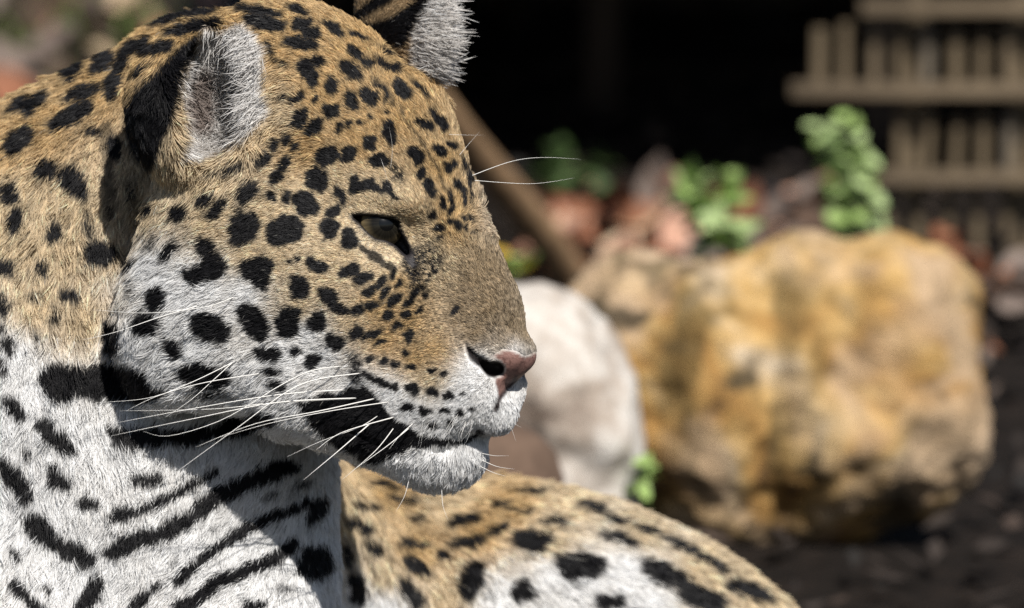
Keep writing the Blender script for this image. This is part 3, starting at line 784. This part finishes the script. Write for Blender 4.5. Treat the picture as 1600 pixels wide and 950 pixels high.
def leaf_litter():
    r = np.random.RandomState(2); n = 9000
    x = r.uniform(-2.2, 2.6, n); y = r.uniform(.6, 6.5, n)
    sz = r.uniform(.008, .022, n); an = r.uniform(0, 6.28, n); tl = r.uniform(-.5, .5, (n, 2))
    ca, sa = np.cos(an), np.sin(an)
    V = np.zeros((n, 4, 3))
    for i, (u_, w_) in enumerate(((-1, 0), (0, -.45), (1, 0), (0, .45))):
        V[:, i, 0] = x + sz * (u_ * ca - w_ * sa); V[:, i, 1] = y + sz * (u_ * sa + w_ * ca)
        V[:, i, 2] = .012 + r.uniform(0, .008, n) + sz * (u_ * tl[:, 0] + w_ * tl[:, 1])
    F = np.arange(n * 4).reshape(n, 4)
    m, t, b = mat_new("litter")
    at = t.nodes.new("ShaderNodeAttribute"); at.attribute_name = "col"; t.links.new(at.outputs["Color"], b.inputs["Base Color"]); b.inputs["Roughness"].default_value = .8
    o = mesh("leaf_litter", V.reshape(-1, 3), F, m, smooth=False)
    pal = np.array([(.030, .021, .016), (.018, .012, .010), (.055, .036, .026), (.012, .010, .008), (.09, .063, .048)])
    vcol(o.data, "col", np.repeat(pal[r.choice(5, n, p=[.3, .3, .17, .15, .08])], 4, 0))
    prop(o, "small dark leaf scraps and bark chips covering the soil", None, None, "stuff")
leaf_litter()

m_green = simple("seedling_leaf", (.30, .42, .13), .55, .3, 40, .2, .4)
m_green2 = simple("seedling_leaf_pale", (.36, .46, .20), .55, .3, 40, .2, .4)
m_yel = simple("yellowing_leaf", (.62, .40, .06), .55, .2, 40, .2, .4)
m_stem = simple("green_stem", (.14, .22, .06), .6, .2, 60, 0, .3)
def seedling(base, pts, label, mats, L, seed, n, spread):
    r = random.Random(seed); top = empty("seedling", base)
    prop(top, label, "plant")
    P = [Vector(base)] + [Vector(p) for p in pts]
    V_, F_ = tube(P, [.004 - .0025 * i / len(P) for i in range(len(P))], 6)
    mesh("stem", V_, F_, m_stem, top)
    mes = [leaf_mesh("leaf", L * s, L * s * .62, .3, m, 5, .2) for s in (1, .8, .65) for m in mats]
    for i in range(n):
        s = r.uniform(.12, 1.0) * (len(P) - 2) + 1 if len(P) > 2 else r.uniform(.3, 1)
        k = min(int(s), len(P) - 2); p = P[k].lerp(P[k + 1], s - k)
        o = link("leaf", r.choice(mes), top, p - Vector(base) + Vector((r.uniform(-1, 1), r.uniform(-1, 1), r.uniform(-.6, .6))) * spread)
        o.rotation_euler = (r.uniform(-.3, 1.1), r.uniform(-.6, .6), r.uniform(0, 6.28))
def sp(px, py, d): return wpt(px, py, d)
g1 = wground(1130, 500, 0)
d1 = 6.35
seedling(wground(1135, 585), [sp(1135, 400, d1), sp(1120, 345, d1), sp(1100, 285, d1)], "light green seedling with broad drooping leaves behind the ochre boulder's middle", [m_green, m_green2], .040, 1, 66, .028)
seedling(wground(1350, 585), [sp(1350, 400, d1), sp(1335, 330, d1), sp(1320, 260, d1), sp(1300, 205, d1)], "tall light green seedling rising above the ochre boulder's rounded end", [m_green, m_green2], .030, 2, 80, .026)
seedling(wground(1012, 845), [sp(1008, 770, 5.35), sp(1012, 725, 5.35)], "small green sprout in the gap between the pale and ochre boulders", [m_green], .022, 3, 12, .010)
seedling(wground(800, 560), [sp(800, 420, 6.1), sp(785, 395, 6.1)], "low plant with yellow and green leaves beneath the leaning branch", [m_yel, m_green], .04, 4, 12, .02)
seedling(wground(880, 385), [sp(880, 310, 7.3), sp(900, 250, 7.3)], "dark green plant in the shade of the timber shelter", [simple("shade_leaf", (.05, .085, .025), .6, .3, 40, .2, .3)], .05, 5, 26, .035)

def grass():
    r = np.random.RandomState(4); n = 5200
    cx = r.uniform(-2.6, -.45, n); cy = r.uniform(3.6, 9.5, n)
    keep = value_noise(cx * 3.2 + 50, cy * 2.4 + 50, 7) > .52
    cx, cy = cx[keep], cy[keep]; n = len(cx)
    an = r.uniform(0, 6.28, n); h = r.uniform(.03, .085, n); w = r.uniform(.003, .006, n); ln = r.uniform(.2, .9, n)
    V = np.zeros((n, 5, 3)); ca, sa = np.cos(an), np.sin(an)
    for i, (q, s) in enumerate(((-1, 0), (1, 0), (.7, .6), (-.7, .6), (0, 1))):
        V[:, i, 0] = cx + ca * w * q - sa * h * ln * s * s; V[:, i, 1] = cy + sa * w * q + ca * h * ln * s * s; V[:, i, 2] = h * s - .005
    base = np.arange(n)[:, None] * 5
    F = (base + np.array([0, 1, 2, 3])).tolist() + (base + np.array([3, 2, 4])).tolist()
    prop(mesh("grass", V.reshape(-1, 3), F, simple("grass_blade", (.15, .21, .055), .6, .4, 3, 0, .3)), "patchy short green grass on the open ground behind the nape", None, None, "stuff")
grass()

# ---------------------------------------------------------------- jaguar
FINE = 4.5
SF = build_shape(FINE)
JV, JQ = surface_nets(SF); JV = smooth_mesh(JV, JQ, 2); JN = vert_normals(JV, JQ)
_px, _py = proj(JV)                                # loose skin of the neck hangs in fine upright folds
_m = np.exp(-((_px - 115) / 95) ** 2 - ((_py - 430) / 150) ** 2) * (JV[:, 1] > 60)
_f = value_noise((_px + .12 * _py) / 13, _py / 150, 21) + .5 * value_noise((_px + .05 * _py) / 6.5, _py / 80, 22)
JV = JV + JN * (_m * (_f - .75) * 34)[:, None]; JN = vert_normals(JV, JQ)
hgt = JV[:, 2] * CP - JV[:, 1] * SP                # height over the focus point
low = -HEAD_H / U + 4
dz = np.maximum(low - hgt, 0)                      # the parts it lies on are pressed flat against the soil
JV[:, 2] += dz * CP; JV[:, 1] -= dz * SP
del SF
m_skin, t, b = mat_new("jaguar_skin")
at = t.nodes.new("ShaderNodeAttribute"); at.attribute_name = "coat"
v = coords(t); nn = noise_node(t, 900, 3, .6, v)
n_sp = noise_node(t, 300, 4, .65, v)
t.links.new(mixc(t, 1.0, at.outputs["Color"], ramp(t, n_sp, [(.34, (.55, .50, .50)), (.46, (.95, .95, .95)), (.7, (1.1, 1.1, 1.1))]), 'MULTIPLY'), b.inputs["Base Color"])
b.inputs["Roughness"].default_value = .5; b.inputs["Specular IOR Level"].default_value = .35
bump(t, b, nn, .6, .0008)
jag_base = Vector(to_world(cam(250, 900, 300)[None])[0]); jag_base.z = 0
jaguar = empty("jaguar", jag_base)
prop(jaguar, "spotted jaguar lying with its head turned in profile", "jaguar")
body = mesh("body", to_world(JV), JQ, m_skin, jaguar)
body_col = coat(JV)
_px, _py = proj(JV)
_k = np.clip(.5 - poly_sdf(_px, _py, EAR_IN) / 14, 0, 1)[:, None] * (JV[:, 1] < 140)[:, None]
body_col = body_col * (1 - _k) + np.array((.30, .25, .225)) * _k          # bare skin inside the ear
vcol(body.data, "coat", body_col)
cmap = CoatMap()

jx, jy = proj(JV)
def nearest_depth(px, py, r=7):
    m = (np.abs(jx - px) < r) & (np.abs(jy - py) < r)
    return JV[m, 1].min() if m.any() else 0.0
# eyes
def cap(center, d, R, a0, a1, up, n=14, m=36, bulge=0.0):
    d = unit(d); s = unit(np.cross(d, up)); u_ = np.cross(s, d)
    V, F = [], []
    for i in range(n + 1):
        a = a0 + (a1 - a0) * i / n
        rr = R + bulge * max(0, 1 - (a / a1) ** 2)
        for k in range(m):
            p = 2 * math.pi * k / m
            V.append(center + rr * (d * math.cos(a) + math.sin(a) * (s * math.cos(p) + u_ * math.sin(p))))
    for i in range(n):
        for k in range(m):
            F.append((i * m + k, i * m + (k + 1) % m, (i + 1) * m + (k + 1) % m, (i + 1) * m + k))
    return to_world(np.array(V)), F
m_sclera, t, b = mat_new("eye_white"); b.inputs["Base Color"].default_value = (.02, .015, .012, 1); b.inputs["Roughness"].default_value = .12
m_pupil, t, b = mat_new("pupil"); b.inputs["Base Color"].default_value = (.004, .004, .004, 1); b.inputs["Roughness"].default_value = .2
m_iris, t, b = mat_new("iris")
at = t.nodes.new("ShaderNodeAttribute"); at.attribute_name = "col"; t.links.new(at.outputs["Color"], b.inputs["Base Color"])
b.inputs["Roughness"].default_value = .2; b.inputs["Specular IOR Level"].default_value = .3
for c, gaze in ((EYE_C, unit((.30, -.93, .06))), (EYE_FAR, unit((.95, .20, .0)))):
    V_, F_ = cap(c, gaze, EYE_R, 0.02, math.pi - .02, (0, 0, 1), 24)
    eye = mesh("eye", V_, F_, m_sclera, jaguar)
    V_, F_ = cap(c, gaze, EYE_R + .5, .02, 1.05, (0, 0, 1), 16, 72, 3.0)
    ir = mesh("iris", V_, F_, m_iris, eye)
    aa = np.repeat(np.linspace(0, 1, 17), 72); ph = np.tile(np.arange(72), 17)
    rs_ = np.random.RandomState(1).uniform(.55, 1.2, 72)[ph]
    k = np.clip((aa - .5) / .4, 0, 1) ** 1.3
    cc = (np.array((.018, .016, .012)) * (1 - k[:, None]) + np.array((.22, .165, .085)) * k[:, None]) * rs_[:, None]
    cc[aa > .95] *= .2
    vcol(ir.data, "col", cc)
    V_, F_ = cap(c, gaze, EYE_R + 3.2, .0, .30, (0, 0, 1), 8, 36, .9)
    mesh("pupil", V_, F_, m_pupil, eye)

# ---- fur
def fur():
    r = np.random.RandomState(11)
    C = JV[JQ].mean(1); fn = np.cross(JV[JQ[:, 2]] - JV[JQ[:, 0]], JV[JQ[:, 3]] - JV[JQ[:, 1]])
    area = np.linalg.norm(fn, axis=1) / 2; n = fn / (2 * area[:, None] + 1e-9)
    cx, cy = proj(C)
    view = C + np.array([0, D, 0]); view /= np.linalg.norm(view, axis=1, keepdims=True)
    facing = -(n * view).sum(1)
    S = 6
    gx_ = np.clip(((cx + 400) / S).astype(int), 0, 399); gy_ = np.clip(((cy + 300) / S).astype(int), 0, 299)
    zb = np.full((400, 300), 1e9); np.minimum.at(zb, (gx_, gy_), C[:, 1])
    z3 = zb.copy()
    for sx_ in (-1, 0, 1):
        for sy_ in (-1, 0, 1):
            z3 = np.minimum(z3, np.roll(np.roll(zb, sx_, 0), sy_, 1))
    hidden = C[:, 1] > zb[gx_, gy_] + 70
    inframe = (cx > -60) & (cx < 1340) & (cy > -70) & (cy < 1010)
    rear = is_rear(C, cx)
    fl_ = idw(cx, cy, [f[:2] for f in FLOW], [f[2:] for f in FLOW], 3.0, 10)
    rf = idw(cx, cy, [f[:2] for f in REAR_FLOW], [f[2:] for f in REAR_FLOW], 3.0, 10)
    fl_[rear] = rf[rear]
    dens = np.clip((24 / fl_[:, 2]) ** .9, .62, 3.6)
    thick = np.ones(len(C))
    low_d = (facing < -.25) | hidden
    dens[low_d] *= .10; thick[low_d] = 1.6
    ear_q = (poly_sdf(cx, cy, EAR_IN) < 0) & (C[:, 1] < 140); dens[ear_q] *= 1.1; thick[ear_q] = .8
    dens[rear] *= .45; thick[rear] *= 1.5
    dens[~inframe] *= .05; thick[~inframe] = 2.4
    dens[C[:, 2] * CP - C[:, 1] * SP < -HEAD_H / U + 25] = 0
    q = dens * area
    q[area > 4000] = 0
    cdf = np.cumsum(q); Nh = NHAIR
    pick = np.searchsorted(cdf, r.uniform(0, cdf[-1], Nh))
    a, b_ = r.uniform(0, 1, Nh), r.uniform(0, 1, Nh)
    w = np.stack([(1 - a) * (1 - b_), a * (1 - b_), a * b_, (1 - a) * b_], 1)
    P = (JV[JQ[pick]] * w[:, :, None]).sum(1); N = (JN[JQ[pick]] * w[:, :, None]).sum(1); N /= np.linalg.norm(N, axis=1, keepdims=True)
    x, y = proj(P); rr = rear[pick]
    front = ~rr
    nohair = front & ((poly_sdf(x, y, EYE_OPEN) < 3.0) | (poly_sdf(x, y, NOSE_PAD) < 1.5) | (poly_sdf(x, y, NOSTRIL) < 1) | (poly_sdf(x, y, TEAR) < 0))
    nohair &= P[:, 1] < 150
    k = ~nohair
    P, N, pick, x, y, rr = P[k], N[k], pick[k], x[k], y[k], rr[k]; Nh = len(P)
    fl2 = idw(x, y, [f[:2] for f in FLOW], [f[2:] for f in FLOW], 3.0, 10)
    fl2[rr] = fl_[pick][rr]
    L = fl2[:, 2] * r.uniform(.72, 1.2, Nh); lift = fl2[:, 3] * r.uniform(.6, 1.5, Nh)
    far_e = (P[:, 1] > 60) & (y < 140) & (x > 520) & ~rr
    # near-eye hairs short
    de = poly_sdf(x, y, EYE_OPEN); L *= np.where(rr, 1, np.clip(.35 + de / 40, .35, 1))
    L *= np.where(far_e & (x < 640), .6, 1)
    ang = (value_noise(x / 30, y / 30, 3) - .5) * .45 + (value_noise(x / 9, y / 9, 4) - .5) * .3 + r.normal(0, .12, Nh)
    dx = fl2[:, 0] * np.cos(ang) - fl2[:, 1] * np.sin(ang); dy = fl2[:, 0] * np.sin(ang) + fl2[:, 1] * np.cos(ang)
    T = np.stack([dx, np.zeros(Nh), -dy], 1)
    T -= N * (T * N).sum(1, keepdims=True); T /= np.linalg.norm(T, axis=1, keepdims=True) + 1e-6
    inear = (poly_sdf(x, y, EAR_IN) < 0) & (P[:, 1] < 140) & ~rr
    wild = inear | (far_e & (x > 630))
    L = np.where(wild, L * r.uniform(.7, 1.25, Nh) * np.where(inear, 1.3, 1), L)
    T = np.where((far_e & (x > 630))[:, None], np.stack([np.ones(Nh), r.normal(-.25, .25, Nh), r.normal(0, .22, Nh)], 1), T + np.where(inear, 1, 0)[:, None] * r.normal(0, .35, (Nh, 3)))
    T /= np.linalg.norm(T, axis=1, keepdims=True)
    B = np.cross(N, T)
    # clumps: tips of neighbouring hairs lean towards a shared point
    lev = (fl2[:, 2] > 12).astype(np.int64) + (fl2[:, 2] > 19) + (fl2[:, 2] > 27)
    cs = np.array([3.6, 5.0, 7.0, 9.5])[lev]
    wob = (value_noise(x / 17, y / 17, 5) - .5) * 14, (value_noise(x / 17, y / 17, 6) - .5) * 14
    key = (np.floor((x + wob[0]) / cs).astype(np.int64) + 4000) * 100003 + (np.floor((y + wob[1]) / cs).astype(np.int64) + 4000) * 13 + lev
    key = key * 97 + np.clip((P[:, 1] + 600) // 160, 0, 90).astype(np.int64) * 2 + (N[:, 1] > 0)
    _, inv = np.unique(key, return_inverse=True)
    cnt = np.bincount(inv)
    cen = np.stack([np.bincount(inv, weights=P[:, i]) for i in range(3)], 1) / cnt[:, None]
    crand = r.normal(0, 1, (len(cnt), 3))[inv]
    pull = (cen[inv] - P) * (r.uniform(.3, .9, Nh) * np.where(lev > 0, 1, .6))[:, None]
    pull -= N * (pull * N).sum(1, keepdims=True)
    pl_ = np.linalg.norm(pull, axis=1, keepdims=True); pull *= np.minimum(1, cs[:, None] * .9 / (pl_ + 1e-6))
    pts = np.zeros((Nh, 5, 3))
    curl = r.normal(0, .10, (Nh, 1))
    for i in range(5):
        s = i / 4
        pts[:, i] = P + L[:, None] * (T * (s - .12 * lift[:, None] * s * s) + N * (lift[:, None] * s * (1 - .42 * s)) + B * (curl * s * s) + (T * 0 + B * crand[:, :1] * .13 + N * crand[:, 1:2] * .08) * s * s) + pull * (s ** 1.5)
    pts[:, 0] -= N * 1.5
    layer = np.where(rr, 2, np.where((P[:, 1] > 60) & (y < 140) & (x > 520), 1, 0))
    out_f = (x < -65) | (x > 1340) | (y < -70) | (y > 1010)
    vc = body_col[JQ[pick, 0]]
    lumr = cmap.look(x, y, layer).mean(1)
    sg = np.where(lumr > .6, .15, .25)
    jit = np.exp(r.normal(0, 1, Nh) * sg) * np.exp(crand[:, 2] * sg * .55)
    muzzle = (x > 650) & (y > 370) & (y < 560) & ~rr
    tick = (r.uniform(0, 1, Nh) < np.where(muzzle, .25, .05)) & (lumr > .08) & (lumr < .6)
    jit[tick] *= .35
    wtick = (r.uniform(0, 1, Nh) < .004) & (lumr < .03)
    fz = r.normal(0, 1, (2, Nh)) * np.clip(fl2[:, 2] / 11, 1.0, 2.6)
    cols = np.zeros((Nh, 5, 3), np.float32)
    for i in range(5):
        q_ = P + (pts[:, i] - P) * .72 + T * (L * .13)[:, None]
        qx, qy = proj(q_)
        cc = cmap.look(qx + fz[0], qy + fz[1], layer)
        cc = np.where(out_f[:, None], vc, cc)
        dark = cc.mean(1) < .05
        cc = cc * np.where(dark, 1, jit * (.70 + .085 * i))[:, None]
        cc[wtick] = (.25, .24, .22)
        cols[:, i] = np.clip(cc, .004, .92)
    rad = (.44 + .012 * np.clip(L - 10, 0, 40)) * thick[pick] * r.uniform(.7, 1.3, Nh)
    cu = bpy.data.hair_curves.new("fur"); cu.add_curves([5] * Nh)
    cu.attributes["position"].data.foreach_set("vector", to_world(pts.reshape(-1, 3)).astype(np.float32).ravel())
    ra = cu.attributes.new("radius", 'FLOAT', 'POINT')
    ra.data.foreach_set("value", ((rad[:, None] * np.array([1, 1, .85, .6, .15])) * U).astype(np.float32).ravel())
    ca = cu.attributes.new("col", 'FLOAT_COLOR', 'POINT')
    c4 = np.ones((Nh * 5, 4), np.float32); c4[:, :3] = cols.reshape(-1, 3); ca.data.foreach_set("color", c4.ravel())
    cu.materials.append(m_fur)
    o = link("fur", cu, body)
    return o
m_fur = bpy.data.materials.new("fur"); m_fur.use_nodes = True; t = m_fur.node_tree
for n_ in list(t.nodes):
    if n_.type == 'BSDF_PRINCIPLED': t.nodes.remove(n_)
hb = t.nodes.new("ShaderNodeBsdfPrincipled"); hb.inputs["Roughness"].default_value = .5; hb.inputs["Specular IOR Level"].default_value = .3
tr = t.nodes.new("ShaderNodeBsdfTranslucent"); mx = t.nodes.new("ShaderNodeMixShader"); mx.inputs[0].default_value = .3
at = t.nodes.new("ShaderNodeAttribute"); at.attribute_name = "col"
t.links.new(at.outputs["Color"], hb.inputs["Base Color"]); t.links.new(at.outputs["Color"], tr.inputs["Color"])
t.links.new(hb.outputs[0], mx.inputs[1]); t.links.new(tr.outputs[0], mx.inputs[2])
t.links.new(mx.outputs[0], t.nodes["Material Output"].inputs[0])
NHAIR = 600000
fur()

# ---- whiskers
m_whisk, t, b = mat_new("whisker"); b.inputs["Base Color"].default_value = (.86, .84, .80, 1); b.inputs["Roughness"].default_value = .35
m_wdark, t, b = mat_new("dark_whisker"); b.inputs["Base Color"].default_value = (.03, .025, .022, 1); b.inputs["Roughness"].default_value = .35
WH = [([(564,583),(467,602),(366,672),(245,760)],1.25,130),([(534,572),(484,580),(433,605),(349,655),(265,681),(224,674)],1.1,120),([(541,609),(433,617),(298,639),(180,661)],1.3,130),
 ([(558,622),(433,629),(298,655),(174,681)],1.3,120),([(585,623),(500,642),(399,662),(305,699)],1.25,120),([(608,628),(517,642),(423,661),(345,683)],1.0,110),
 ([(554,623),(433,629),(332,639),(187,642)],1.1,115),([(366,565),(298,598),(231,622),(150,629)],.9,70),([(410,583),(319,598),(248,618),(197,642)],.95,75),([(367,563),(332,595),(298,625),(258,652)],.8,70),
 ([(366,464),(319,480),(231,489),(145,484)],.95,75),([(312,477),(248,496),(180,519),(130,531)],.95,70),([(615,652),(534,676),(494,703)],1.2,70),([(578,662),(527,706),(474,750)],1.25,80),
 ([(615,669),(585,706),(534,750)],1.0,70),([(639,669),(602,699),(554,733)],1.1,70),([(645,662),(625,680),(608,702)],.8,40),([(590,650),(560,668),(500,690),(448,714)],.8,80),
 ([(753,719),(777,729),(804,733)],.7,10),([(751,729),(770,738),(790,744)],.7,10),([(752,708),(772,712),(795,712)],.6,10),([(640,745),(632,775),(618,800)],.6,20),([(690,760),(692,790),(700,812)],.55,20),
 ([(738,274),(800,252),(850,246),(908,249)],.6,-40),([(742,282),(830,287),(898,278)],.55,-40),([(702,210),(730,211),(757,211)],.28,-20),([(718,242),(735,222),(750,205)],.28,-20),
 ([(610,264),(613,230),(608,198)],.36,25),([(592,240),(600,262),(606,285)],.32,15),([(688,97),(715,95),(745,88)],1.0,-10),([(795,640),(803,660),(815,668)],.4,0),([(790,655),(800,672),(806,690)],.4,0)]
rw = random.Random(6)
for i in range(14):                                # short fine bristles along the lips and chin
    x0 = rw.uniform(640, 750); y0 = 655 + rw.uniform(-10, 10)
    WH.append(([(x0, y0), (x0 - rw.uniform(2, 12), y0 + 18), (x0 - rw.uniform(4, 26), y0 + rw.uniform(30, 45))], .26, 22))
for pts, rad, out in WH:
    rad *= .88
    y0 = nearest_depth(*pts[0]) + 3
    n = 22; ts = np.linspace(0, len(pts) - 1, n); P = []
    for s in ts:                                   # Catmull-Rom through the traced points
        k = min(int(s), len(pts) - 2); f = s - k
        q = [np.array(pts[max(min(k + j, len(pts) - 1), 0)], float) for j in (-1, 0, 1, 2)]
        p = .5 * ((2 * q[1]) + (-q[0] + q[2]) * f + (2 * q[0] - 5 * q[1] + 4 * q[2] - q[3]) * f * f + (-q[0] + 3 * q[1] - 3 * q[2] + q[3]) * f ** 3)
        g = s / (len(pts) - 1)
        P.append(cam(p[0], p[1], y0 - out * (g ** .8)))
    V_, F_ = tube(to_world(np.array(P)).tolist(), [U * rad * max(1 - .9 * (j / (n - 1)) ** 1.2, .08) for j in range(n)], 6)
    mesh("whisker", V_, F_, m_whisk, jaguar)
